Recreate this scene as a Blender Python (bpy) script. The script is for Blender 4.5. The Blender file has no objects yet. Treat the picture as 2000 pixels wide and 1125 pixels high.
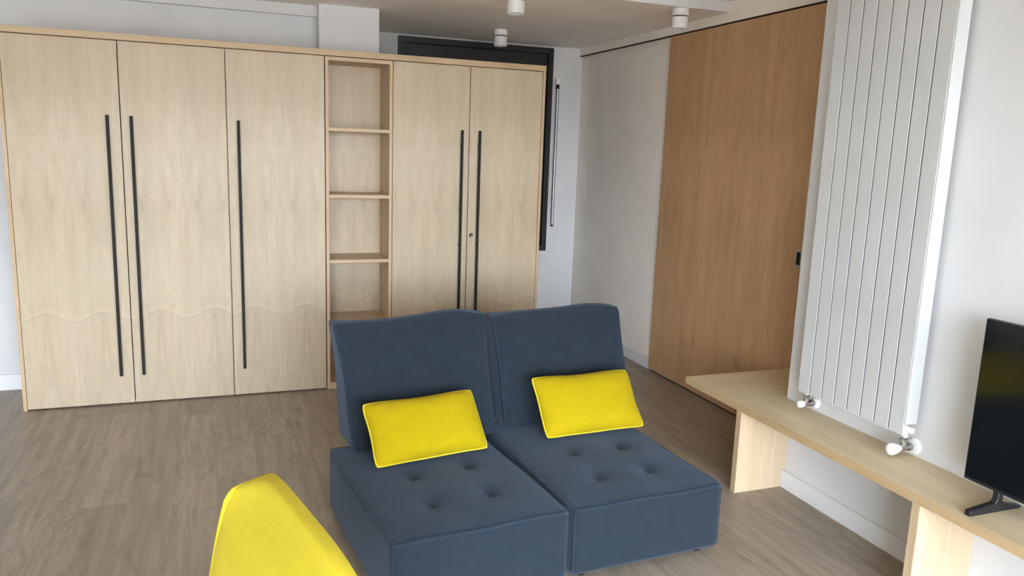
import bpy, bmesh, math, random
from mathutils import Vector, Matrix
random.seed(7)
S = bpy.context.scene
COL = S.collection
PI = math.pi

# ------------------------------------------------------------------ camera
cam_d = bpy.data.cameras.new('camera'); cam = bpy.data.objects.new('camera', cam_d); COL.objects.link(cam)
cam_d.sensor_width = 36.0; cam_d.lens = 36.0 * 1514.0 / 2000.0; cam_d.clip_start = 0.02
_yaw, _pitch, _roll = 0.363380, -0.178097, 0.035314
_f = Vector((math.sin(_yaw)*math.cos(_pitch), math.cos(_yaw)*math.cos(_pitch), math.sin(_pitch)))
_r = Vector((math.cos(_yaw), -math.sin(_yaw), 0)); _u = _r.cross(_f)
_r2 = _r*math.cos(_roll) + _u*math.sin(_roll); _u2 = _u*math.cos(_roll) - _r*math.sin(_roll)
cam.matrix_world = Matrix(((_r2.x, _u2.x, -_f.x, 0), (_r2.y, _u2.y, -_f.y, 0), (_r2.z, _u2.z, -_f.z, 1.6), (0, 0, 0, 1)))
S.camera = cam

# ------------------------------------------------------------------ sky, window portal, exposure
SKY = 28.3
W = bpy.data.worlds.new('sky'); S.world = W; W.use_nodes = True
nt = W.node_tree; nt.nodes.clear()
_o = nt.nodes.new('ShaderNodeOutputWorld'); _b = nt.nodes.new('ShaderNodeBackground')
_tc = nt.nodes.new('ShaderNodeTexCoord'); _sp = nt.nodes.new('ShaderNodeSeparateXYZ'); _cr = nt.nodes.new('ShaderNodeValToRGB')
_mr = nt.nodes.new('ShaderNodeMapRange'); _mr.inputs[1].default_value = -0.3; _mr.inputs[2].default_value = 0.9
nt.links.new(_tc.outputs['Generated'], _sp.inputs[0]); nt.links.new(_sp.outputs[2], _mr.inputs[0]); nt.links.new(_mr.outputs[0], _cr.inputs[0])
_cr.color_ramp.elements[0].color = (0.20, 0.20, 0.20, 1)
_cr.color_ramp.elements[1].color = (0.68, 0.88, 1.18, 1); _cr.color_ramp.elements[1].position = 1.0
for _p, _c in ((0.22, (0.26, 0.26, 0.26, 1)), (0.30, (0.88, 0.98, 1.12, 1)), (0.6, (0.80, 0.95, 1.15, 1))):
    _e = _cr.color_ramp.elements.new(_p); _e.color = _c
nt.links.new(_cr.outputs[0], _b.inputs[0]); _b.inputs[1].default_value = SKY
nt.links.new(_b.outputs[0], _o.inputs[0])

WIN = (-2.2, 2.35, 0.06, 2.48)          # opening of the big balcony window behind the camera
WALL_BACK_Y = -3.0
WSIDE = None         # window in the left wall, outside the picture
XL = -4.2                              # left wall of the room
def portal(w, h, loc, rot):
    pl = bpy.data.lights.new('window_daylight', 'AREA'); pl.shape = 'RECTANGLE'
    pl.size = w; pl.size_y = h; pl.energy = 1.0; pl.cycles.is_portal = True
    o = bpy.data.objects.new('window_daylight', pl); COL.objects.link(o); o.location = loc; o.rotation_euler = rot
portal(WIN[1]-WIN[0], WIN[3]-WIN[2], ((WIN[0]+WIN[1])/2, WALL_BACK_Y-0.12, (WIN[2]+WIN[3])/2), (PI/2, 0, PI))
if WSIDE: portal(WSIDE[1]-WSIDE[0], WSIDE[3]-WSIDE[2], (XL-0.08, (WSIDE[0]+WSIDE[1])/2, (WSIDE[2]+WSIDE[3])/2), (PI/2, 0, PI/2))

SUN = 0.0
sun = bpy.data.lights.new('sun', 'SUN'); sun.energy = SUN; sun.color = (1.0, 0.93, 0.82); sun.angle = math.radians(0.6)
suno = bpy.data.objects.new('sun', sun); COL.objects.link(suno)
suno.rotation_euler = Vector((-0.30, 0.75, -0.62)).to_track_quat('-Z', 'Y').to_euler()
V = S.view_settings
V.view_transform = 'Standard'; V.look = 'None'; V.gamma = 1.0; V.use_curve_mapping = False; V.exposure = 0.0
S.cycles.max_bounces = 16; S.cycles.diffuse_bounces = 10

# ------------------------------------------------------------------ material helpers
class NT:
    def __init__(s, name):
        s.m = bpy.data.materials.new(name); s.m.use_nodes = True; s.t = s.m.node_tree; s.t.nodes.clear()
        s.out = s.t.nodes.new('ShaderNodeOutputMaterial'); s.b = s.t.nodes.new('ShaderNodeBsdfPrincipled')
        s.t.links.new(s.b.outputs[0], s.out.inputs[0])
        s.tc = None
    def put(s, sock, v):
        if hasattr(v, 'is_linked') or isinstance(v, bpy.types.NodeSocket): s.t.links.new(v, sock)
        elif isinstance(v, (tuple, list)) and len(v) == 3 and sock.type == 'RGBA': sock.default_value = (*v, 1)
        else: sock.default_value = v
    def math(s, op, a, b=0.0, c=0.0, clamp=False):
        n = s.t.nodes.new('ShaderNodeMath'); n.operation = op; n.use_clamp = clamp
        s.put(n.inputs[0], a); s.put(n.inputs[1], b); s.put(n.inputs[2], c); return n.outputs[0]
    def co(s):
        if s.tc is None:
            s.tc = s.t.nodes.new('ShaderNodeTexCoord'); n = s.t.nodes.new('ShaderNodeSeparateXYZ')
            s.t.links.new(s.tc.outputs['Object'], n.inputs[0]); s.xyz = n.outputs
        return s.xyz
    def vec(s, x, y, z):
        n = s.t.nodes.new('ShaderNodeCombineXYZ'); s.put(n.inputs[0], x); s.put(n.inputs[1], y); s.put(n.inputs[2], z); return n.outputs[0]
    def noise(s, v, scale=1.0, detail=3.0, rough=0.5, dist=0.0):
        n = s.t.nodes.new('ShaderNodeTexNoise'); s.put(n.inputs['Vector'], v)
        n.inputs['Scale'].default_value = scale; n.inputs['Detail'].default_value = detail
        n.inputs['Roughness'].default_value = rough; n.inputs['Distortion'].default_value = dist
        return n.outputs[0]
    def white(s, v):
        n = s.t.nodes.new('ShaderNodeTexWhiteNoise'); n.noise_dimensions = '3D'; s.put(n.inputs['Vector'], v); return n.outputs[0]
    def rng(s, v, a, b, c, d, smooth=True):
        n = s.t.nodes.new('ShaderNodeMapRange'); n.interpolation_type = 'SMOOTHSTEP' if smooth else 'LINEAR'
        s.put(n.inputs[0], v)
        for i, q in enumerate((a, b, c, d)): s.put(n.inputs[i+1], q)
        return n.outputs[0]
    def mix(s, f, a, b, mode='MIX'):
        n = s.t.nodes.new('ShaderNodeMix'); n.data_type = 'RGBA'; n.blend_type = mode
        s.put(n.inputs[0], f); s.put(n.inputs[6], a); s.put(n.inputs[7], b); return n.outputs[2]
    def scale(s, col, f):                     # colour times a scalar
        n = s.t.nodes.new('ShaderNodeVectorMath'); n.operation = 'SCALE'; s.put(n.inputs[0], col); s.put(n.inputs[3], f); return n.outputs[0]
    def bump(s, h, strength=0.2, dist=0.01):
        n = s.t.nodes.new('ShaderNodeBump'); n.inputs['Strength'].default_value = strength; n.inputs['Distance'].default_value = dist
        s.put(n.inputs['Height'], h); s.t.links.new(n.outputs[0], s.b.inputs['Normal'])
    def set(s, **k):
        for a, v in k.items(): s.put(s.b.inputs[a.replace('_', ' ')], v)
        return s.m

def plain(name, col, rough=0.5, metal=0.0, bump=0.0, bscale=200.0, **k):
    n = NT(name); x = n.co()
    v = n.vec(x[0], x[1], x[2])
    t = n.rng(n.noise(v, 3.0, 2), 0.3, 0.7, 0.97, 1.03)
    n.set(Base_Color=n.scale(n.mix(0.0, col, col), t), Roughness=rough, Metallic=metal, **k)
    if bump: n.bump(n.noise(v, bscale, 3), bump, 0.002)
    return n.m

def veneer(name, col, along='z', leaf=0.15, figure=False, contrast=1.0, rough=0.42, knots=()):
    """book-matched maple veneer; the grain runs along one local axis"""
    n = NT(name); x = n.co()
    if along == 'z': a, u = x[2], n.math('ADD', x[0], x[1])
    elif along == 'y': a, u = x[1], n.math('ADD', x[0], x[2])
    else: a, u = x[0], n.math('ADD', x[1], x[2])
    m = n.math('PINGPONG', n.math('ADD', u, 10.0*leaf*2), leaf)
    lf = n.math('FLOOR', n.math('DIVIDE', n.math('ADD', u, 0.0), leaf))
    tone = n.rng(n.white(n.vec(lf, 3.0, 1.0)), 0, 1, 1-0.035*contrast, 1+0.025*contrast, False)
    g1 = n.noise(n.vec(n.math('MULTIPLY', m, 42.0), 0.0, n.math('MULTIPLY', a, 1.3)), 1.0, 5, 0.6, 0.4)
    g2 = n.noise(n.vec(n.math('MULTIPLY', u, 330.0), 2.0, n.math('MULTIPLY', a, 7.0)), 1.0, 3, 0.6)
    g3 = n.noise(n.vec(n.math('MULTIPLY', m, 7.0), 5.0, n.math('MULTIPLY', a, 0.9)), 1.0, 3, 0.5, 0.8)
    fl = n.noise(n.vec(n.math('MULTIPLY', m, 110.0), 9.0, n.math('MULTIPLY', a, 11.0)), 1.0, 2, 0.5, 1.0)
    t = n.math('MULTIPLY', tone, n.rng(g1, 0.3, 0.7, 1-0.05*contrast, 1+0.04*contrast))
    t = n.math('MULTIPLY', t, n.rng(g2, 0.3, 0.7, 1-0.03*contrast, 1+0.025*contrast))
    t = n.math('MULTIPLY', t, n.rng(fl, 0.66, 0.78, 1.0, 1-0.20*contrast))
    blis = n.noise(n.vec(n.math('MULTIPLY', m, 16.0), 7.0, n.math('MULTIPLY', a, 3.5)), 1.0, 4, 0.6, 1.5)
    t = n.math('MULTIPLY', t, n.rng(blis, 0.32, 0.68, 1-0.045*contrast, 1+0.035*contrast))
    cath = n.noise(n.vec(n.math('MULTIPLY', m, 9.0), 12.0, n.math('MULTIPLY', a, 0.8)), 1.0, 2, 0.4, 0.3)
    cl = n.math('POWER', n.math('ABSOLUTE', n.math('SINE', n.math('MULTIPLY', cath, 48.0))), 6.0)
    cm = n.rng(n.noise(n.vec(n.math('MULTIPLY', m, 30.0), 3.0, n.math('MULTIPLY', a, 8.0)), 1.0, 2), 0.5, 0.72, 0.0, 1.0)
    t = n.math('MULTIPLY', t, n.math('SUBTRACT', 1.0, n.math('MULTIPLY', n.math('MULTIPLY', cl, cm), 0.13*contrast)))
    c = n.mix(n.rng(g3, 0.35, 0.68, 0.0, 1.0), col, tuple(q*w for q, w in zip(col, (0.90, 0.875, 0.83))))
    if figure:
        wob = n.math('MULTIPLY', n.math('SUBTRACT', n.noise(n.vec(n.math('MULTIPLY', u, 9.0), 1.0, 0.0), 1.0, 2), 0.5), 0.03)
        cs = n.math('COSINE', n.math('MULTIPLY', m, PI/leaf))
        zs = n.math('ADD', n.math('MULTIPLY_ADD', cs, 0.027, 0.545), wob)
        d = n.math('SUBTRACT', a, zs)
        low = n.rng(d, -0.004, 0.004, 1.0, 0.0)
        c = n.mix(low, c, n.mix(1.0, c, (0.955, 0.945, 0.955), 'MULTIPLY'))
        bl = n.math('MULTIPLY', n.math('FLOOR', n.math('ADD', n.math('DIVIDE', u, leaf), 0.0)), 1.0)
        blk = n.rng(n.white(n.vec(bl, 8.0, 8.0)), 0, 1, 0.955, 1.045, False)
        t = n.math('MULTIPLY', t, n.math('ADD', n.math('MULTIPLY', low, n.math('SUBTRACT', blk, 1.0)), 1.0))
        ln = n.rng(n.math('ABSOLUTE', d), 0.0, 0.008, 1.0, 0.0)
        var = n.rng(n.noise(n.vec(n.math('MULTIPLY', u, 14.0), 4.0, 4.0), 1.0, 1), 0.35, 0.65, 0.25, 1.0)
        t = n.math('MULTIPLY', t, n.math('SUBTRACT', 1.0, n.math('MULTIPLY', n.math('MULTIPLY', ln, var), 0.15)))
        up = n.rng(n.math('ABSOLUTE', n.math('SUBTRACT', d, 0.016)), 0.0, 0.016, 1.0, 0.0)
        t = n.math('MULTIPLY', t, n.math('ADD', 1.0, n.math('MULTIPLY', up, 0.06)))
        # faint second ripple above
        d2 = n.math('SUBTRACT', a, n.math('ADD', n.math('MULTIPLY', cs, -0.018), n.math('MULTIPLY_ADD', wob, 2.0, 0.635)))
        l2 = n.rng(n.math('ABSOLUTE', d2), 0.0, 0.010, 1.0, 0.0)
        t = n.math('MULTIPLY', t, n.math('SUBTRACT', 1.0, n.math('MULTIPLY', n.math('MULTIPLY', l2, var), 0.06)))
        # mirrored pin knots low on every pair of leaves
        dx = n.math('SUBTRACT', m, 0.042); dz = n.math('SUBTRACT', a, 0.20)
        r = n.math('SQRT', n.math('ADD', n.math('MULTIPLY', dx, dx), n.math('MULTIPLY', n.math('MULTIPLY', dz, dz), 1.6)))
        t = n.math('MULTIPLY', t, n.rng(r, 0.0, 0.011, 1.10, 1.0))
        t = n.math('MULTIPLY', t, n.rng(n.math('ABSOLUTE', n.math('SUBTRACT', r, 0.015)), 0.0, 0.007, 0.945, 1.0))
    for (ku, ka, kr) in knots:
        dx = n.math('SUBTRACT', u, ku); dz = n.math('MULTIPLY', n.math('SUBTRACT', a, ka), 0.8)
        r = n.math('SQRT', n.math('ADD', n.math('MULTIPLY', dx, dx), n.math('MULTIPLY', dz, dz)))
        t = n.math('MULTIPLY', t, n.rng(r, 0.0, kr, 0.80, 1.0))
    n.set(Base_Color=n.scale(c, t), Roughness=rough)
    n.b.inputs['Specular IOR Level'].default_value = 0.35
    n.bump(g2, 0.05, 0.001)
    return n.m

def floor_mat():
    n = NT('oak_plank_floor'); x = n.co()
    PW, PLN = 0.185, 1.25
    px = n.math('DIVIDE', n.math('ADD', x[0], 20.03), PW); i = n.math('FLOOR', px); fx = n.math('SUBTRACT', px, i)
    off = n.math('MULTIPLY', n.white(n.vec(i, 0.5, 0.5)), PLN)
    py = n.math('DIVIDE', n.math('ADD', n.math('ADD', x[1], 20.0), off), PLN); j = n.math('FLOOR', py); fy = n.math('SUBTRACT', py, j)
    rnd = n.white(n.vec(i, j, 2.0)); rnd2 = n.white(n.vec(i, j, 7.0))
    sx = n.math('ADD', x[0], n.math('MULTIPLY', rnd, 31.0)); sy = n.math('ADD', x[1], n.math('MULTIPLY', rnd2, 17.0))
    warp = n.noise(n.vec(n.math('MULTIPLY', sx, 7.0), n.math('MULTIPLY', sy, 1.7), 0.0), 1.0, 2, 0.5, 0.6)
    # cathedral rings: contour lines of a stretched noise
    rings = n.math('SINE', n.math('MULTIPLY', warp, 105.0))
    ringm = n.rng(n.noise(n.vec(n.math('MULTIPLY', sx, 4.0), n.math('MULTIPLY', sy, 0.9), 3.0), 1.0, 1), 0.45, 0.65, 0.0, 1.0)
    fine = n.noise(n.vec(n.math('MULTIPLY', sx, 190.0), n.math('MULTIPLY', sy, 6.0), 0.0), 1.0, 4, 0.65)
    mid = n.noise(n.vec(n.math('MULTIPLY', sx, 26.0), n.math('MULTIPLY', sy, 1.6), 6.0), 1.0, 4, 0.55, 0.5)
    blot = n.noise(n.vec(n.math('MULTIPLY', sx, 9.0), n.math('MULTIPLY', sy, 3.2), 11.0), 1.0, 3, 0.55, 1.2)
    t = n.rng(rnd, 0, 1, 0.96, 1.05, False)
    t = n.math('MULTIPLY', t, n.math('ADD', 1.0, n.math('MULTIPLY', n.math('MULTIPLY', rings, ringm), 0.085)))
    t = n.math('MULTIPLY', t, n.rng(fine, 0.3, 0.7, 0.90, 1.09))
    t = n.math('MULTIPLY', t, n.rng(mid, 0.3, 0.7, 0.83, 1.12))
    t = n.math('MULTIPLY', t, n.rng(blot, 0.54, 0.76, 1.0, 0.74))
    ex = n.math('MINIMUM', fx, n.math('SUBTRACT', 1.0, fx)); ey = n.math('MINIMUM', fy, n.math('SUBTRACT', 1.0, fy))
    t = n.math('MULTIPLY', t, n.rng(ex, 0.0, 0.010, 0.90, 1.0)); t = n.math('MULTIPLY', t, n.rng(ey, 0.0, 0.0022, 0.86, 1.0))
    c = n.mix(rnd2, FLOOR_A, FLOOR_B)
    n.set(Base_Color=n.scale(c, t), Roughness=n.rng(fine, 0.3, 0.7, 0.36, 0.48))
    n.b.inputs['Specular IOR Level'].default_value = 0.4
    n.bump(fine, 0.06, 0.001)
    return n.m

def fabric(name, col, sheen=0.25, fine=900.0, mott=0.10, tint=(0.3, 0.36, 0.45), fold=0.0):
    n = NT(name); x = n.co(); v = n.vec(x[0], x[1], x[2])
    weave = n.noise(v, fine, 2, 0.6)
    rub = n.noise(n.vec(n.math('MULTIPLY', x[0], 3.0), x[1], n.math('MULTIPLY', x[2], 3.0)), 8.0, 4, 0.6, 0.5)
    slub = n.noise(n.vec(n.math('MULTIPLY', x[0], 14.0), n.math('MULTIPLY', x[1], 60.0), n.math('MULTIPLY', x[2], 60.0)), 1.0, 3, 0.6)
    t = n.rng(rub, 0.3, 0.7, 1-mott, 1+mott)
    t = n.math('MULTIPLY', t, n.rng(weave, 0.3, 0.7, 0.90, 1.10)); t = n.math('MULTIPLY', t, n.rng(slub, 0.3, 0.7, 1-mott*0.6, 1+mott*0.6))
    n.set(Base_Color=n.scale(n.mix(0.0, col, col), t), Roughness=0.95)
    n.b.inputs['Specular IOR Level'].default_value = 0.12
    n.b.inputs['Sheen Weight'].default_value = sheen; n.b.inputs['Sheen Roughness'].default_value = 0.5
    n.b.inputs['Sheen Tint'].default_value = (*tint, 1)
    h = weave
    if fold:
        fo = n.noise(n.vec(n.math('MULTIPLY', x[0], 3.0), n.math('MULTIPLY', x[1], 26.0), n.math('MULTIPLY', x[2], 26.0)), 1.0, 3, 0.5, 0.8)
        h = n.math('ADD', n.math('MULTIPLY', weave, 0.25), n.math('MULTIPLY', fo, fold))
    n.bump(h, 0.35, 0.002 if not fold else 0.004)
    return n.m

FLOOR_A, FLOOR_B = (0.305, 0.248, 0.192), (0.340, 0.278, 0.216)
M = {}
M['wall'] = plain('white_wall_paint', (0.71, 0.71, 0.705), 0.85, bump=0.05, bscale=160)
M['wall_far'] = plain('white_wall_paint_dimmed', (0.67, 0.675, 0.67), 0.85, bump=0.05, bscale=160)  # white paint toned down, weaker light on left wall and column put into colour
M['wall_bounce'] = plain('white_wall_paint_bounce_tint', (0.93, 0.87, 0.785), 0.85, bump=0.05, bscale=160)  # same white lightened and warmed, bounce light put into the colour
M['ceiling'] = plain('ceiling_paint', (0.93, 0.885, 0.835), 0.9)  # lightened and warmed too, stands in for light bounced upwards
M['base'] = plain('white_lacquer_trim', (0.80, 0.80, 0.80), 0.45)
M['floor'] = floor_mat()
M['maple'] = veneer('maple_veneer_door', (0.565, 0.468, 0.328), 'z', figure=True)
M['maple_edge'] = veneer('maple_solid_edge', (0.57, 0.425, 0.265), 'x', leaf=0.4, contrast=0.7)
M['maple_side'] = veneer('maple_carcass', (0.59, 0.435, 0.27), 'z', leaf=0.2, contrast=0.7)
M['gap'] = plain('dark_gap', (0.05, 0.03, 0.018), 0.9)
M['black'] = plain('black_powder_coat', (0.016, 0.016, 0.013), 0.6); M['black'].node_tree.nodes['Principled BSDF'].inputs['Specular IOR Level'].default_value = 0.2
M['black_frame'] = plain('black_window_lacquer', (0.012, 0.012, 0.012), 0.4)
KN = ((0.553, 1.247, 0.016), (0.032, 1.254, 0.017), (-0.485, 1.258, 0.018), (0.372, 0.322, 0.035), (0.237, 0.349, 0.034), (-0.222, 0.345, 0.05))
M['slide'] = veneer('warm_maple_sliding_door', (0.58, 0.36, 0.19), 'z', leaf=0.32, contrast=1.15, knots=KN)
M['bench_y'] = veneer('maple_bench_board', (0.68, 0.56, 0.365), 'y', leaf=0.31, contrast=0.7)
M['bench_x'] = veneer('maple_corner_board', (0.68, 0.56, 0.365), 'x', leaf=0.5, contrast=0.7)
M['bench_z'] = veneer('maple_panel_leg', (0.66, 0.51, 0.34), 'z', leaf=0.3, contrast=0.7)
M['rad'] = plain('radiator_enamel', (0.60, 0.61, 0.595), 0.35)
M['white_plastic'] = plain('white_plastic', (0.88, 0.88, 0.88), 0.3)
M['chrome'] = plain('nickel_fitting', (0.45, 0.44, 0.42), 0.3, 1.0)
M['steel'] = plain('brushed_steel', (0.42, 0.42, 0.42), 0.4, 0.9)
M['navy'] = fabric('navy_fabric', (0.018, 0.0255, 0.034), 0.40, mott=0.08, tint=(0.37, 0.47, 0.62))
M['navy_pipe'] = fabric('navy_piping_fabric', (0.020, 0.031, 0.047), 0.42, mott=0.05)
M['yellow'] = fabric('yellow_fabric', (0.425, 0.310, 0.004), 0.05, mott=0.03, tint=(0.9, 0.8, 0.3))
M['yellow_fold'] = fabric('yellow_upholstery', (0.61, 0.49, 0.03), 0.10, mott=0.03, tint=(0.9, 0.8, 0.3), fold=0.5)
M['yellow_pipe'] = fabric('yellow_piping_fabric', (0.60, 0.48, 0.03), 0.10, mott=0.03, tint=(0.9, 0.8, 0.3))
M['tv_screen'] = plain('black_glossy_screen', (0.004, 0.005, 0.006), 0.12)
M['tv_body'] = plain('black_tv_plastic', (0.012, 0.013, 0.014), 0.4)
M['lamp'] = plain('lamp_white', (0.78, 0.77, 0.75), 0.5)
M['lens'] = plain('lamp_lens', (0.55, 0.55, 0.52), 0.3)

# ------------------------------------------------------------------ mesh helpers
def add_box(bm, x0, x1, y0, y1, z0, z1, bev=0.0, seg=2):
    vs = [bm.verts.new((x, y, z)) for x in (x0, x1) for y in (y0, y1) for z in (z0, z1)]
    fs = [(0, 1, 3, 2), (4, 6, 7, 5), (0, 4, 5, 1), (2, 3, 7, 6), (0, 2, 6, 4), (1, 5, 7, 3)]
    faces = [bm.faces.new([vs[i] for i in f]) for f in fs]
    if bev:
        es = list({e for f in faces for e in f.edges})
        bmesh.ops.bevel(bm, geom=es, offset=bev, segments=seg, profile=0.5, affect='EDGES')
def add_prism(bm, pts, y0, y1, axis='y'):
    """polygon pts in the plane normal to axis, extruded"""
    def P(a, b, d): return {'y': (a, d, b), 'x': (d, a, b), 'z': (a, b, d)}[axis]
    A = [bm.verts.new(P(a, b, y0)) for a, b in pts]; B = [bm.verts.new(P(a, b, y1)) for a, b in pts]
    bm.faces.new(A); bm.faces.new(B[::-1])
    for i in range(len(pts)):
        j = (i+1) % len(pts); bm.faces.new((A[i], B[i], B[j], A[j]))
    bmesh.ops.recalc_face_normals(bm, faces=bm.faces[:])
def add_lathe(bm, prof, origin=(0, 0, 0), axis=(0, 0, 1), n=32):
    """profile of (radius, height) turned around axis"""
    ax = Vector(axis).normalized(); q = Vector((0, 0, 1)).rotation_difference(ax); o = Vector(origin)
    rings = []
    for r, h in prof:
        if r < 1e-6: rings.append([bm.verts.new(o + q @ Vector((0, 0, h)))])
        else: rings.append([bm.verts.new(o + q @ Vector((r*math.cos(2*PI*k/n), r*math.sin(2*PI*k/n), h))) for k in range(n)])
    for a, b in zip(rings, rings[1:]):
        for k in range(n):
            l = (k+1) % n
            if len(a) == 1 and len(b) == 1: continue
            if len(a) == 1: bm.faces.new((a[0], b[k], b[l]))
            elif len(b) == 1: bm.faces.new((a[k], b[0], a[l]))
            else: bm.faces.new((a[k], b[k], b[l], a[l]))
    for e, rev in ((rings[0], False), (rings[-1], True)):
        if len(e) > 2: bm.faces.new(e[::-1] if rev else e)
    bmesh.ops.recalc_face_normals(bm, faces=bm.faces[:])
def add_tube(bm, pts, r, n=8, closed=False):
    pts = [Vector(p) for p in pts]; N = len(pts); rings = []; up = None
    for i, p in enumerate(pts):
        a = pts[(i-1) % N] if (closed or i > 0) else p; b = pts[(i+1) % N] if (closed or i < N-1) else p
        t = (b-a).normalized()
        if up is None: up = t.orthogonal().normalized()
        up = (up - t*up.dot(t)); up = up.normalized() if up.length > 1e-6 else t.orthogonal().normalized()
        s = t.cross(up)
        rings.append([bm.verts.new(p + (up*math.cos(2*PI*k/n) + s*math.sin(2*PI*k/n))*r) for k in range(n)])
    m = N if closed else N-1
    for i in range(m):
        A, B = rings[i], rings[(i+1) % N]
        sh = 0
        if closed and i == N-1:           # line the last ring up with the first
            sh = min(range(n), key=lambda q: (A[0].co - B[q].co).length)
        for k in range(n):
            l = (k+1) % n; bm.faces.new((A[k], A[l], B[(l+sh) % n], B[(k+sh) % n]))
    if not closed:
        bm.faces.new(rings[0][::-1]); bm.faces.new(rings[-1])
    bmesh.ops.recalc_face_normals(bm, faces=bm.faces[:])
def soft_box(bm, lo, hi, r, fn, step=0.022):
    """rounded box surface, every point then moved by fn(point, unit coords)"""
    lo, hi = Vector(lo), Vector(hi)
    def ticks(a, b):
        k = [a + r*q for q in (0, 0.2, 0.45, 0.72, 1.0)]
        n = max(1, int((b-a-2*r)/step))
        k += [a+r+(b-a-2*r)*i/n for i in range(1, n)] + [b-r*q for q in (1.0, 0.72, 0.45, 0.2, 0)]
        return k
    T = [ticks(lo[i], hi[i]) for i in range(3)]
    cache = {}
    def vert(i, j, k):
        key = (i, j, k)
        if key not in cache:
            p = Vector((T[0][i], T[1][j], T[2][k]))
            cache[key] = bm.verts.new(fn(rounded(p, lo, hi, r)))
        return cache[key]
    L = [len(t)-1 for t in T]
    for i in range(L[0]):
        for j in range(L[1]):
            bm.faces.new((vert(i, j, 0), vert(i, j+1, 0), vert(i+1, j+1, 0), vert(i+1, j, 0)))
            bm.faces.new((vert(i, j, L[2]), vert(i+1, j, L[2]), vert(i+1, j+1, L[2]), vert(i, j+1, L[2])))
    for i in range(L[0]):
        for k in range(L[2]):
            bm.faces.new((vert(i, 0, k), vert(i+1, 0, k), vert(i+1, 0, k+1), vert(i, 0, k+1)))
            bm.faces.new((vert(i, L[1], k), vert(i, L[1], k+1), vert(i+1, L[1], k+1), vert(i+1, L[1], k)))
    for j in range(L[1]):
        for k in range(L[2]):
            bm.faces.new((vert(0, j, k), vert(0, j, k+1), vert(0, j+1, k+1), vert(0, j+1, k)))
            bm.faces.new((vert(L[0], j, k), vert(L[0], j+1, k), vert(L[0], j+1, k+1), vert(L[0], j, k+1)))
def rounded(p, lo, hi, r):
    q = Vector([min(max(p[i], lo[i]+r), hi[i]-r) for i in range(3)])
    d = p-q
    if d.length > 1e-9: return q + d.normalized()*r
    return p

def obj(name, bm, mat, parent=None, smooth=None, world=True):
    """link bm as ONE mesh; world coordinates become local to the parent's location"""
    me = bpy.data.meshes.new(name); off = Vector((0, 0, 0))
    if world:
        p = parent
        while p is not None: off += p.location; p = p.parent
    if off.length: bmesh.ops.translate(bm, verts=bm.verts[:], vec=-off)
    bm.normal_update(); bm.to_mesh(me); bm.free()
    me.materials.append(M[mat] if isinstance(mat, str) else mat)
    if smooth is not None:
        for p in me.polygons: p.use_smooth = True
        if smooth < 180:
            me.set_sharp_from_angle(angle=math.radians(smooth))
    o = bpy.data.objects.new(name, me); COL.objects.link(o); o.parent = parent
    return o
def box(name, mat, parent, x0, x1, y0, y1, z0, z1, bev=0.0):
    bm = bmesh.new(); add_box(bm, x0, x1, y0, y1, z0, z1, bev); return obj(name, bm, mat, parent)
def thing(name, label, cat, loc=(0, 0, 0), rot=(0, 0, 0), group=None):
    o = bpy.data.objects.new(name, None); COL.objects.link(o); o.location = loc; o.rotation_euler = rot
    o.empty_display_size = 0.05
    return tag(o, label, cat, group)
def tag(o, label, cat, group=None):
    o['label'] = label; o['category'] = cat
    if group: o['group'] = group
    return o
def struct(o): o['kind'] = 'structure'; return o

# ------------------------------------------------------------------ the room
XW = 2.575       # wall carrying the radiator
XR = 3.0         # recessed right wall behind the sliding door
YB = 6.36        # far wall with the black window
YL = 5.47        # left wall behind the wardrobe
ZC, ZH = 2.47, 2.535   # lowered ceiling, higher ceiling
struct(box('floor', 'floor', None, XL-0.1, 3.2, WALL_BACK_Y-0.2, YB+0.2, -0.1, 0))
struct(box('ceiling', 'ceiling', None, XL-0.1, 3.2, WALL_BACK_Y-0.2, 4.22, ZH, ZH+0.15))
struct(box('ceiling_lowered', 'ceiling', None, XL-0.1, 3.2, 4.232, YB+0.2, ZC, ZH+0.15))
struct(box('trim_1', 'wall', None, XL-0.1, 3.2, 4.22, 4.232, ZC, ZH))                  # white riser of the step in the ceiling
struct(box('wall_back', 'wall', None, 1.021, 3.2, YB, YB+0.2, 0, ZC))
struct(box('wall_left_back', 'wall_far', None, XL-0.1, 0.632, YL, YB+0.2, 0, ZC))
struct(box('wall_column', 'wall_far', None, 0.632, 1.021, 5.32, YB+0.2, 0, ZC, 0.002))
struct(box('trim_2', 'wall_far', None, XL, 0.632, YL-0.040, YL, 2.403, ZC))               # band along the top of the left wall
struct(box('wall_right', 'wall_bounce', None, XR, 3.2, 2.93, YB, 0, 2.405))
struct(box('trim_3', 'wall_bounce', None, 2.972, 3.2, 2.93, YB, 2.411, ZH))                   # beam over the sliding door
struct(box('beam_gap_shade', 'gap', None, 2.9745, 3.19, 2.935, YB-0.002, 2.4052, 2.4108))             # dark strip, painted-in shadow of the gap under the beam
struct(box('wall_radiator', 'wall', None, XW, 3.2, WALL_BACK_Y, 2.93, 0, ZH, 0.003))
bm = bmesh.new()
add_box(bm, XL-0.1, XL, WALL_BACK_Y, YL, 0, ZH)
struct(obj('wall_left', bm, 'wall'))
bm = bmesh.new()
add_box(bm, XL, WIN[0], WALL_BACK_Y-0.15, WALL_BACK_Y, 0, ZH); add_box(bm, WIN[1], 3.2, WALL_BACK_Y-0.15, WALL_BACK_Y, 0, ZH)
add_box(bm, WIN[0], WIN[1], WALL_BACK_Y-0.15, WALL_BACK_Y, 0, WIN[2]); add_box(bm, WIN[0], WIN[1], WALL_BACK_Y-0.15, WALL_BACK_Y, WIN[3], ZH)
struct(obj('wall_front', bm, 'wall'))
bm = bmesh.new()
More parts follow.
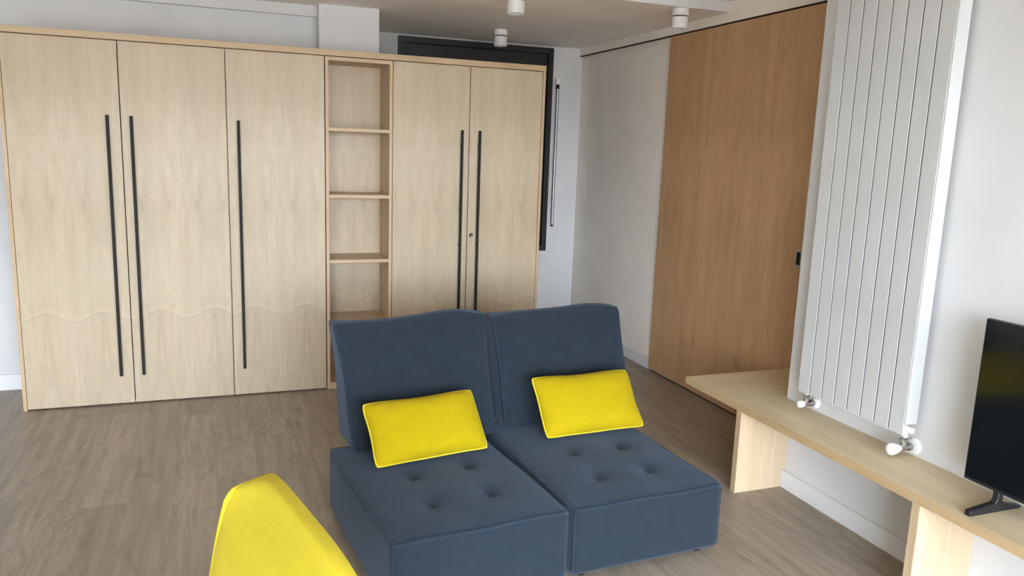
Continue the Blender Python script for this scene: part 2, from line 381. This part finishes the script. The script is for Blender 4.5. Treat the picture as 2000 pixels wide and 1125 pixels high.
for k in range(4):
    xm = WIN[0] + (WIN[1]-WIN[0])*k/3; a, b = max(WIN[0], xm-0.03), min(WIN[1], xm+0.03)
    add_box(bm, a, b, WALL_BACK_Y-0.1, WALL_BACK_Y-0.05, WIN[2], WIN[3])
add_box(bm, WIN[0], WIN[1], WALL_BACK_Y-0.1, WALL_BACK_Y-0.05, WIN[2], WIN[2]+0.06); add_box(bm, WIN[0], WIN[1], WALL_BACK_Y-0.1, WALL_BACK_Y-0.05, WIN[3]-0.06, WIN[3])
struct(obj('window_2', bm, 'black_frame'))
# baseboards
struct(box('baseboard_left', 'base', None, XL, 0.632, YL-0.014, YL, 0, 0.10, 0.002))
struct(box('baseboard_back', 'base', None, 1.021, XR, YB-0.014, YB, 0, 0.085, 0.002))
struct(box('baseboard_right', 'base', None, XR-0.014, XR, 4.91, YB-0.014, 0, 0.085, 0.002))
struct(box('baseboard_radiator', 'base', None, XW-0.02, XW, WALL_BACK_Y, 2.93, 0, 0.086, 0.002))

# black window, mostly behind the wardrobe
wd = struct(bpy.data.objects.new('window_1', None)); COL.objects.link(wd); wd.location = (2.04, YB, 0.714)
X0, X1, Z0, Z1, FW = 1.369, 2.707, 0.714, 2.450, 0.046
bm = bmesh.new()
add_box(bm, X0, X0+FW, YB-0.05, YB+0.02, Z0, Z1); add_box(bm, X1-FW, X1, YB-0.05, YB+0.02, Z0, Z1)
add_box(bm, X0+FW, X1-FW, YB-0.05, YB+0.02, Z1-FW, Z1); add_box(bm, X0+FW, X1-FW, YB-0.05, YB+0.02, Z0, Z0+FW)
obj('window_frame', bm, 'black_frame', wd)
box('sash', 'black_frame', wd, X0+FW+0.004, X1-FW-0.004, YB-0.035, YB+0.01, Z0+FW+0.004, Z1-FW-0.004, 0.003)

# ------------------------------------------------------------------ sliding door
XD = 2.976
sd = thing('sliding_door', 'tall warm-brown maple sliding door filling the right wall recess', 'door', (XD, 4.1, 0.0))
bm = bmesh.new(); add_box(bm, XD, XR-0.002, 2.96, 4.89, 0.012, 2.401, 0.0015, 1); obj('door_panel', bm, 'slide', sd)
bm = bmesh.new(); add_box(bm, XD-0.002, XD+0.003, 3.378, 3.432, 1.01, 1.105, 0.001, 1)
fp = obj('pull_plate', bm, 'steel', sd); fp['label'] = 'recessed grey metal flush pull'
box('pull_recess', 'black', fp, XD-0.003, XD+0.002, 3.39, 3.42, 1.022, 1.093)
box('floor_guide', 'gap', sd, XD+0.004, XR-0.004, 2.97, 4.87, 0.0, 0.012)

# ------------------------------------------------------------------ wall of wardrobes
YF, YBK, ZT = 4.993, 5.313, 2.119
G = [-1.080, -0.513, 0.053, 0.624, 1.047, 1.559, 2.071]     # door joints along X
HZ = (0.185, 1.706)
def cabinet(label, xa, xb, left_end, right_end, cat='wardrobe'):
    t = thing('wardrobe', label, cat, ((xa+xb)/2, (YF+YBK)/2, 0), group='wardrobes')
    a = xa - 0.019 if left_end else xa; b = xb + 0.019 if right_end else xb
    bm = bmesh.new(); ta = 0.019 if left_end else 0.016; tb = 0.019 if right_end else 0.016
    ya = YF if left_end else YF+0.040; yb = YF if right_end else YF+0.040
    add_box(bm, a, a+ta, ya, YBK, 0, ZT); add_box(bm, b-tb, b, yb, YBK, 0, ZT)
    add_box(bm, a+ta, b-tb, YF+0.040, YBK, 0.0, 0.018); add_box(bm, a+ta, b-tb, YF+0.040, YBK, ZT-0.018, ZT)
    add_box(bm, a+ta, b-tb, YBK-0.008, YBK, 0.018, ZT-0.018)
    obj('carcass', bm, 'maple_side', t)
    return t
def door(t, xa, xb, hx):
    g = 0.0026
    bm = bmesh.new(); add_box(bm, xa+g, xb-g, YF, YF+0.020, 0.010, ZT-0.005, 0.0012, 1)
    d = obj('door', bm, 'maple', t)
    bm = bmesh.new(); w = 0.0085
    add_box(bm, hx-w, hx+w, YF-0.034, YF-0.022, HZ[0], HZ[1], 0.0015, 1)
    for z in (HZ[0]+0.10, (HZ[0]+HZ[1])/2, HZ[1]-0.10): add_box(bm, hx-0.005, hx+0.005, YF-0.024, YF+0.0005, z-0.006, z+0.006)
    h = obj('handle', bm, 'black', d); h['label'] = 'full-height black bar handle'
    return d
t = cabinet('leftmost maple wardrobe with two doors and a pair of black bar handles', G[0], G[2], True, False)
door(t, G[0], G[1], -0.578); door(t, G[1], G[2], -0.456)
t = cabinet('single-door maple wardrobe left of the open shelves', G[2], G[3], False, False)
door(t, G[2], G[3], 0.118)
t = cabinet('two-door maple wardrobe with keyed lock, right of the open shelves', G[4], G[6], False, True)
door(t, G[4], G[5], 1.503); d = door(t, G[5], G[6], 1.624)
bm = bmesh.new(); add_lathe(bm, [(0.0135, 0), (0.0135, 0.003), (0.0115, 0.0045), (0.0, 0.0045)], (1.588, YF+0.0005, 1.012), (0, -1, 0), 28)
lk = obj('lock', bm, 'black', d, 40); lk['label'] = 'round black cam lock'
bm = bmesh.new(); add_box(bm, 1.5872, 1.5888, YF-0.010, YF-0.003, 1.006, 1.018)
obj('keyhole', bm, 'steel', lk)
bm = bmesh.new(); add_box(bm, 1.5895, 1.5935, YF-0.0065, YF-0.0045, 0.958, 1.006); add_box(bm, 1.5915, 1.5955, YF-0.0065, YF-0.0045, 0.972, 0.986)
add_tube(bm, [(1.5915+0.006*math.cos(q*PI/6), YF-0.0055, 1.008+0.006*math.sin(q*PI/6)) for q in range(12)], 0.0012, 6, True)
obj('key', bm, 'steel', lk)
# open bookcase between the wardrobes
t = thing('bookcase', 'tall open maple shelf unit with empty compartments between wardrobes', 'shelf unit', ((G[3]+G[4])/2, (YF+YBK)/2, 0))
bm = bmesh.new(); a, b = G[3]+0.0035, G[4]-0.0015
add_box(bm, a, a+0.019, YF, YBK, 0, ZT-0.005); add_box(bm, b-0.019, b, YF, YBK, 0, ZT-0.005)
add_box(bm, a+0.019, b-0.019, YF, YBK-0.01, ZT-0.027, ZT-0.005); add_box(bm, a+0.019, b-0.019, YF, YBK-0.01, 0.0, 0.045)
obj('carcass', bm, 'maple_side', t)
box('back_panel', 'maple', t, a+0.019, b-0.019, YBK-0.010, YBK-0.002, 0.045, ZT-0.027)
for z in (1.678, 1.263, 0.847, 0.440):
    box('shelf', 'maple_edge', t, a+0.0192, b-0.0192, YF+0.002, YBK-0.010, z-0.011, z+0.011, 0.001)
# continuous top
t = box('cornice_board', 'maple_edge', None, G[0]-0.021, G[6]+0.021, YF-0.002, YBK, ZT, ZT+0.036, 0.0015)
tag(t, 'long maple board capping the whole row of wardrobes', 'board')

# ------------------------------------------------------------------ shutter crank beside the black window
t = thing('shutter_crank', 'slim grey crank rod hanging on the far wall beside the black window', 'crank rod', (2.765, YB-0.03, 0.93))
bm = bmesh.new(); add_tube(bm, [(2.764, YB-0.032, 2.135), (2.764, YB-0.032, 0.945)], 0.0135, 12); obj('rod', bm, 'steel', t, 60)
bm = bmesh.new(); add_lathe(bm, [(0.013, 0), (0.013, 0.03), (0.0, 0.03)], (2.764, YB-0.032, 0.930), (0, 0, 1), 16); e = obj('end_cap', bm, 'black', t, 40)
bm = bmesh.new(); add_lathe(bm, [(0.015, 0), (0.015, 0.035), (0.0, 0.036)], (2.764, YB-0.032, 2.118), (0, 0, 1), 16); obj('joint', bm, 'black', t, 40)
bm = bmesh.new(); add_box(bm, 2.745, 2.783, YB-0.045, YB, 2.158, 2.205, 0.004); obj('bracket', bm, 'white_plastic', t, 40)

# ------------------------------------------------------------------ ceiling spots
def spot(x, y, label):
    t = thing('ceiling_spotlight', label, 'ceiling lamp', (x, y, ZC), group='ceiling spotlights')
    R = 0.050
    bm = bmesh.new(); add_lathe(bm, [(0, 0), (R, 0), (R, -0.040), (R*0.86, -0.041)], (x, y, ZC), (0, 0, 1), 40); obj('mount', bm, 'lamp', t, 40)
    bm = bmesh.new(); add_lathe(bm, [(R*0.86, -0.040), (R*0.86, -0.049)], (x, y, ZC), (0, 0, 1), 40); obj('neck', bm, 'black', t, 40)
    bm = bmesh.new(); add_lathe(bm, [(R*0.8, -0.048), (R, -0.048), (R, -0.114), (R-0.004, -0.117), (R-0.008, -0.114), (R-0.010, -0.085)], (x, y, ZC), (0, 0, 1), 40); obj('lamp_head', bm, 'lamp', t, 40)
    bm = bmesh.new(); add_lathe(bm, [(0.0, -0.108), (0.03, -0.108), (R-0.009, -0.1085), (R-0.009, -0.100)], (x, y, ZC), (0, 0, 1), 32); obj('lens', bm, 'lens', t, 40)
spot(2.013, 5.72, 'small white ceiling spotlight nearest the black window')
spot(1.610, 4.33, 'white cylinder ceiling spotlight cut by the top of the picture')
spot(2.665, 4.285, 'white cylinder ceiling spotlight in front of the sliding door')

# ------------------------------------------------------------------ bench along the radiator wall
XB, ZBT, TH = 2.284, 0.446, 0.037
bt = thing('bench', 'long low maple bench under the radiator, turning the corner to the sliding door', 'bench', (XB+0.14, 1.9, 0))
YS = 2.945
bm = bmesh.new(); add_box(bm, XB, XW-0.001, 0.35, YS-0.0006, ZBT-TH, ZBT, 0.0015, 1); obj('bench_top', bm, 'bench_y', bt)
bm = bmesh.new(); add_box(bm, XB, XD-0.004, YS+0.0006, 3.365, ZBT-TH, ZBT, 0.0015, 1); obj('corner_top', bm, 'bench_x', bt)
for y in (2.893, 1.877, 0.50):
    bm = bmesh.new()
    add_prism(bm, [(XB+0.002, 0), (XW-0.0205, 0), (XW-0.0205, 0.089), (XW-0.001, 0.089), (XW-0.001, ZBT-TH), (XB+0.002, ZBT-TH)], y, y+0.034)
    obj('panel_leg', bm, 'bench_z', bt)
M['bench_edge'] = veneer('maple_edge_band', (0.56, 0.405, 0.225), 'y', leaf=0.3, contrast=1.0)
M['leg_edge'] = veneer('maple_leg_edge_band', (0.60, 0.45, 0.28), 'z', leaf=0.3, contrast=1.0)
box('edge_band', 'bench_edge', bt, XB-0.0022, XB-0.0002, 0.35, YS-0.0006, ZBT-TH+0.0005, ZBT-0.0006)
box('edge_band', 'bench_edge', bt, XB-0.0022, XB-0.0002, YS+0.0006, 3.365, ZBT-TH+0.0005, ZBT-0.0006)
for y in (2.893, 1.877, 0.50): box('leg_edge_band', 'leg_edge', bt, XB-0.0002, XB+0.0018, y+0.0004, y+0.0336, 0, ZBT-TH)
# support of the corner board, out of sight under its far end
box('corner_leg', 'bench_z', bt, 2.60, 2.94, 2.955, 2.985, 0, ZBT-TH)

# ------------------------------------------------------------------ radiator
XF, RY0, RY1, RZ0, RZ1 = 2.490, 2.166, 2.768, 0.540, 2.36
rt = thing('radiator', 'tall white vertical panel radiator hung on the wall above the bench', 'radiator', (2.53, (RY0+RY1)/2, RZ0))
n = 8; pw = (RY1-RY0)/n
for k in range(n):
    bm = bmesh.new(); y0 = RY0+pw*k
    add_box(bm, XF, XF+0.020, y0+0.0030, y0+pw-0.0030, RZ0, RZ1, 0.0012, 1)
    obj('panel', bm, 'rad', rt)
for z in (RZ0+0.03, RZ1-0.075): box('header', 'rad', rt, XF+0.0196, XF+0.045, RY0+0.014, RY1-0.006, z, z+0.045, 0.003)
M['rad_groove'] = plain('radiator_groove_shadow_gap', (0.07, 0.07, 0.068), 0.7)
box('groove_shade', 'rad_groove', rt, XF+0.0032, XF+0.0195, RY0+0.006, RY1-0.006, RZ0+0.006, RZ1-0.004)  # dark filler behind the panel gaps, paints the shadow in the grooves
bm = bmesh.new(); add_box(bm, XF+0.0015, XF+0.062, RY0-0.004, RY0+0.0025, RZ0+0.045, RZ1, 0.0015, 1); obj('side_cover', bm, 'rad', rt)
for z in (0.85, 2.05): box('wall_bracket', 'rad', rt, XF+0.0235, XW-0.0005, 2.42, 2.50, z, z+0.05)
# bottom right: tube, bleed plug and thermostatic valve
def valve(y, big):
    xc = XF+0.024
    v = thing_child('valve', rt)
    bm = bmesh.new(); add_lathe(bm, [(0.0, 0.0), (0.011, 0), (0.011, 0.05), (0, 0.05)], (xc, y, RZ0-0.012), (0, 0, 1), 20); obj('riser_tube', bm, 'rad', v, 40)
    bm = bmesh.new(); add_lathe(bm, [(0, 0), (0.0155, 0), (0.0165, 0.002), (0.0165, 0.012), (0.0155, 0.014), (0, 0.014)], (xc, y, RZ0-0.030), (0, 0, 1), 6)
    add_lathe(bm, [(0, 0), (0.0115, 0), (0.0125, 0.02), (0.0125, 0.03), (0, 0.03)], (xc, y, RZ0-0.058), (0, 0, 1), 20)
    zc = RZ0-0.055
    add_lathe(bm, [(0, 0), (0.0125, 0), (0.0125, 0.024), (0.0165, 0.024), (0.0165, 0.036), (0.009, 0.038), (0.009, 0.060), (0, 0.060)], (xc, y, zc), (1, 0, 0), 20)
    add_lathe(bm, [(0, 0), (0.012, 0), (0.010, 0.022), (0, 0.022)], (xc, y, zc), (-1, 0, 0), 20)
    obj('valve_body', bm, 'chrome', v, 40)
    bm = bmesh.new()
    if big: add_lathe(bm, [(0, 0.013), (0.010, 0.013), (0.0135, 0.022), (0.0195, 0.038), (0.0235, 0.056), (0.0235, 0.066), (0.020, 0.073), (0.012, 0.076), (0, 0.0765)], (xc, y, zc), (-1, 0, 0), 28)
    else: add_lathe(bm, [(0, 0.012), (0.0125, 0.012), (0.0155, 0.020), (0.0165, 0.034), (0.0145, 0.041), (0.009, 0.045), (0, 0.046)], (xc, y, zc), (-1, 0, 0), 28)
    k = obj('valve_knob', bm, 'white_plastic', v, 60); k['label'] = 'white valve knob'
    bm = bmesh.new(); rr = 0.033 if big else 0.026
    add_lathe(bm, [(0, 0.014), (0.012, 0.014), (rr-0.006, 0.012), (rr, 0.005), (rr, 0)], (XW-0.0005, y, zc), (-1, 0, 0), 32); obj('rosette', bm, 'white_plastic', v, 40)
def thing_child(name, parent):
    bm = bmesh.new(); add_box(bm, XF+0.02, XF+0.028, VY-0.004, VY+0.004, RZ0-0.02, RZ0+0.02)
    return obj(name, bm, 'chrome', parent)
VY = RY0+0.012; valve(VY, True)
VY = RY1-0.036; valve(VY, False)
bm = bmesh.new(); add_lathe(bm, [(0, -0.012), (0.0125, -0.012), (0.0125, 0.014), (0.0105, 0.017), (0, 0.017)], (XF+0.036, RY0+0.004, RZ0+0.020), (0, -1, 0), 24)
obj('bleed_plug', bm, 'white_plastic', rt, 40)

# ------------------------------------------------------------------ television
TX, TY0, TY1, TZ0, TZ1 = 2.425, 0.865, 1.838, 0.515, 1.090
tv = thing('television', 'black flat television standing on the bench at the right edge', 'television', (TX+0.02, (TY0+TY1)/2, ZBT))
bm = bmesh.new(); add_box(bm, TX, TX+0.022, TY0, TY1, TZ0, TZ1, 0.003, 2); add_box(bm, TX+0.0215, TX+0.055, TY0+0.08, TY1-0.08, TZ0+0.03, TZ1-0.2, 0.012, 2)
obj('housing', bm, 'tv_body', tv)
box('screen', 'tv_screen', tv, TX-0.0012, TX+0.001, TY0+0.005, TY1-0.005, TZ0+0.013, TZ1-0.005)
for y in (1.715, 0.99):
    bm = bmesh.new()
    add_prism(bm, [(2.305, ZBT), (2.545, ZBT), (2.545, ZBT+0.010), (2.468, ZBT+0.026), (2.450, ZBT+0.040), (2.450, TZ0+0.04), (2.4265, TZ0+0.04), (2.4265, ZBT+0.046), (2.418, ZBT+0.034), (2.305, ZBT+0.020)], y-0.011, y+0.011)
    bmesh.ops.bevel(bm, geom=bm.edges[:], offset=0.002, segments=1, affect='EDGES')
    obj('foot', bm, 'tv_body', tv)

# ------------------------------------------------------------------ sofa modules
def bell(x, y, cx, cy, s):
    return math.exp(-((x-cx)**2 + (y-cy)**2)/(2*s*s))
def sofa_module(label, front_left, yaw, W, D, H, fab, pipe, tufts, back, grp):
    """seat block with tufted top and a wedge backrest; local x runs along the front, y to the back"""
    t = thing('sofa_module', label, 'sofa', (front_left[0], front_left[1], 0), (0, 0, math.radians(yaw)), grp)
    z0, crown, r = 0.025, 0.022, 0.022
    lo, hi = (0, 0, z0), (W, D, H)
    def fs(p):
        q = p.copy(); sx = 2*p.x/W-1; sy = 2*p.y/D-1; sz = (p.z-z0)/(H-z0)
        ex = max(0, 1-abs(sx)**3.0); ey = max(0, 1-abs(sy)**3.0)
        topw = max(0, (p.z-(H-0.03))/0.03)
        q.z += topw*crown*ex*ey
        for (tx, ty) in tufts:
            q.z -= topw*(0.020*bell(p.x, p.y, tx, ty, 0.020) + 0.010*bell(p.x, p.y, tx, ty, 0.060))
        b = 4*sz*(1-sz) if 0 < sz < 1 else 0
        q.y += 0.008*b*(1-sx*sx)*(-1 if sy < 0 else 1)*abs(sy)**6
        q.x += 0.010*b*(1-sy*sy)*(-1 if sx < 0 else 1)*abs(sx)**6
        q.z += 0.003*topw*math.sin(p.x*17+yaw)*math.sin(p.y*11+1.3)
        return q
    bm = bmesh.new(); soft_box(bm, lo, hi, r, fs)
    seat = obj('seat', bm, fab, t, 180, world=False)
    def edge(pts): return [fs(rounded(Vector(p), lo, hi, r)) for p in pts]
    N = 24; ring = []
    zz = H-0.004
    for (a, b) in (((0, 0), (W, 0)), ((W, 0), (W, D)), ((W, D), (0, D)), ((0, D), (0, 0))):
        for k in range(N): ring.append((a[0]+(b[0]-a[0])*k/N, a[1]+(b[1]-a[1])*k/N, zz))
    bm = bmesh.new(); add_tube(bm, edge(ring), 0.0058, 8, True)
    p = obj('piping', bm, pipe, seat, 180, world=False)
    for xx in (0, W):
        bm = bmesh.new(); add_tube(bm, edge([(xx, 0, z0+0.012+(H-z0-0.03)*k/12) for k in range(13)]), 0.0036, 8)
        obj('corner_seam', bm, pipe, seat, 180, world=False)
    for fx, fy in ((0.07, 0.06), (W-0.07, 0.06), (0.07, D-0.06), (W-0.07, D-0.06)):
        bm = bmesh.new(); add_lathe(bm, [(0, 0), (0.021, 0), (0.024, 0.03), (0, 0.03)], (fx, fy, 0), (0, 0, 1), 20); obj('foot', bm, 'black', t, 40, world=False)
    # backrest
    BX, BY, BZ, BW, BH = back['x'], back['y'], back['z'], back['w'], back['h']
    T, TT, lean = back['t'], back['tt'], back['lean']
    ca, sa = math.cos(back['yaw']), math.sin(back['yaw'])
    blo, bhi, br = (0, 0, 0), (BW, T, BH), back.get('br', 0.020)
    def fb(p):
        sx = 2*p.x/BW-1; sy = p.y/T; sz = p.z/BH
        x, z = p.x, p.z
        front = max(0.0, 1-sy*2.2)
        ex = max(0, 1-abs(sx)**3.5); ez = max(0, 1-abs(2*sz-1)**4.0)
        y0 = lean*p.z; y1 = T + (lean*BH+TT-T)*sz
        y = y0 + (y1-y0)*sy
        y -= front*0.030*ex*ez
        roll = max(0.0, (sz-0.70)/0.30); y += max(0.0, 1-sy*1.6)*back.get('roll', 0.035)*roll**2.5*max(0.0, 1-abs(sx)**5)
        for (tx, tz) in back['tufts']:
            y += front*(0.018*bell(p.x, p.z, tx, tz, 0.026)+0.016*bell(p.x, p.z, tx, tz, 0.075))
        top = max(0, (sz-0.72)/0.28)**1.6
        z += top*(back['crown']*ex*(1-0.5*abs(2*sy-1)**2) + back['wave'](sx) + back.get('rear', 0.0)*sy)
        x += 0.018*sx*(sz-0.5)*back.get('flare', 1.0) + 0.006*math.sin(sz*6+1)*abs(sx)**5*(1 if sx > 0 else -1)
        return Vector((BX+ca*x-sa*y, BY+sa*x+ca*y, BZ+z))
    bm = bmesh.new(); soft_box(bm, blo, bhi, br, fb)
    bk = obj('backrest', bm, back.get('fab', fab), t, 180, world=False)
    for xx in (0.004, BW-0.004):
        bm = bmesh.new(); pts = [(xx, 0, 0.01+(BH-0.01)*k/22) for k in range(22)] + [(xx, T*k/8, BH) for k in range(9)] + [(xx, T, BH*(1-k/22)) for k in range(1, 22)]
        add_tube(bm, [fb(rounded(Vector(q), Vector(blo), Vector(bhi), br)) for q in pts], back.get('pr', 0.0055), 8)
        obj('piping', bm, pipe, bk, 180, world=False)
    return t
def wave_a(s): return 0.016*bell(s, 0, 0.62, 0, 0.25) - 0.010*bell(s, 0, -0.35, 0, 0.3) + 0.010*bell(s, 0, -1.0, 0, 0.12)
def wave_b(s): return 0.014*bell(s, 0, 0.7, 0, 0.3) - 0.004*bell(s, 0, -0.5, 0, 0.3)
def wave_c(s): return 0.006*math.sin(3*s)
R = math.radians
def tuftl(fl, yaw, pts):
    a = R(yaw); return [((x-fl[0])*math.cos(a)+(y-fl[1])*math.sin(a), -(x-fl[0])*math.sin(a)+(y-fl[1])*math.cos(a)) for x, y in pts]
GRP = 'sofa modules'
FL1 = (0.495, 2.335)
sofa_module('navy sofa module nearest the yellow backrest, the left one of the navy pair', FL1, 5.5, 0.682, 0.90, 0.300, 'navy', 'navy_pipe',
    tuftl(FL1, 5.5, [(0.684, 2.814), (0.928, 2.865), (0.704, 2.578), (0.938, 2.61)]),
    dict(x=0.070, y=0.790, z=0.300, w=0.690, h=0.512, t=0.25, tt=0.10, lean=0.42, yaw=R(0.5), crown=0.014, wave=wave_a, tufts=[(0.22, 0.33), (0.46, 0.335)], flare=2.0), GRP)
FL2 = (1.190, 2.400)
sofa_module('navy sofa module nearest the bench, the right one of the navy pair', FL2, 3.0, 0.678, 0.96, 0.300, 'navy', 'navy_pipe',
    tuftl(FL2, 3.0, [(1.409, 2.873), (1.646, 2.881), (1.404, 2.619), (1.638, 2.632)]),
    dict(x=0.074, y=0.825, z=0.300, w=0.706, h=0.500, t=0.25, tt=0.10, lean=0.42, yaw=R(0.5), crown=0.014, wave=wave_b, tufts=[(0.22, 0.33), (0.46, 0.33)], flare=0.5), GRP)
# yellow module in the foreground: only the corner of its backrest reaches into the picture
YA = -79.0; yu = Vector((math.cos(R(YA)), math.sin(R(YA)))); yv = Vector((-yu.y, yu.x))
P1 = Vector((-0.008, 1.775)); bx, by = 0.03, 0.80
FL3 = P1 - yu*bx - yv*(by+0.20*0.50)
sofa_module('yellow sofa module in the foreground, only a piped backrest corner showing', (FL3.x, FL3.y), YA, 0.70, 0.90, 0.300, 'yellow_fold', 'yellow_pipe',
    [(0.23, 0.27), (0.47, 0.27), (0.23, 0.52), (0.47, 0.52)],
    dict(x=bx, y=by, z=0.308, w=0.68, h=0.500, t=0.24, tt=0.115, lean=0.20, yaw=0.0, crown=0.055, wave=wave_c, tufts=[(0.22, 0.27), (0.46, 0.28)], flare=0.4, pr=0.0075, rear=0.026, roll=0.055, br=0.028), GRP)

# ------------------------------------------------------------------ throw pillows
def pillow(label, corner, yaw, lean, W, H, T, seed):
    """corner: bottom-left rim corner in the world; lean from the vertical"""
    rnd = random.Random(seed)
    t = thing('throw_pillow', label, 'pillow', corner, (0, 0, R(yaw)), 'yellow throw pillows')
    cl, sl = math.cos(R(lean)), math.sin(R(lean))
    ph = [rnd.uniform(0, 6.28) for _ in range(6)]
    def P(s, q, side):
        x = 0.5*W*(s*(1-0.030*(1-q*q)*abs(s)**3)) ; y = 0.5*H*(q*(1-0.045*(1-s*s)*abs(q)**3))
        k = max(0, (1-abs(s)**3.2))*max(0, (1-abs(q)**3.2))
        th = 0.5*T*k**0.55
        wr = 0.0022*math.sin(9*s+ph[0]+3*q)*abs(q)**2 + 0.0018*math.sin(14*s*q+ph[1])*abs(s)**1.5 + 0.0035*bell(s, q, 0.15, -0.85, 0.05)
        edge = 0.004*math.sin(5*s+ph[2])*abs(q)**6 + 0.003*math.sin(4*q+ph[3])*abs(s)**6
        cr = 1 - 0.035*(abs(s)*abs(q))**7; x *= cr; y *= cr
        d = side*th + wr*min(1, k*3) + edge
        xx, up, nn = x+W/2, y+H/2, d
        # plane: up leans to +y, normal (front) to -y
        return Vector((xx, up*sl + nn*cl*-1.0, up*cl + nn*sl*1.0))
    def param(a):   # denser towards the rim
        return math.sin(a*PI/2)
    n, m = 40, 28
    bm = bmesh.new(); vs = {}
    for side in (1, -1):
        for i in range(n+1):
            for j in range(m+1):
                rim = i in (0, n) or j in (0, m)
                key = (i, j, 0 if rim else side)
                if key not in vs: vs[key] = bm.verts.new(P(param(2*i/n-1), param(2*j/m-1), 0 if rim else side))
        g = lambda i, j: vs[(i, j, 0 if (i in (0, n) or j in (0, m)) else side)]
        for i in range(n):
            for j in range(m):
                f = (g(i, j), g(i+1, j), g(i+1, j+1), g(i, j+1)); bm.faces.new(f if side == 1 else f[::-1])
    c = obj('cover', bm, 'yellow', t, 180, world=False)
    ring = [P(param(2*i/n-1), -1, 0) for i in range(n)] + [P(1, param(2*j/m-1), 0) for j in range(m)] + [P(param(1-2*i/n), 1, 0) for i in range(n)] + [P(-1, param(1-2*j/m), 0) for j in range(m)]
    ring = [p for k, p in enumerate(ring) if (p-ring[k-1]).length > 0.0012]
    bm = bmesh.new(); add_tube(bm, ring, 0.0045, 8, True); obj('piping', bm, 'yellow_pipe', t, 180, world=False)
    return t
pillow('yellow pillow leaning on the backrest of the left navy module', (0.548, 2.878, 0.338), 9.5, 40, 0.505, 0.272, 0.125, 1)
pillow('yellow pillow leaning on the backrest of the right navy module', (1.326, 2.990, 0.338), 3.0, 40, 0.510, 0.293, 0.125, 5)
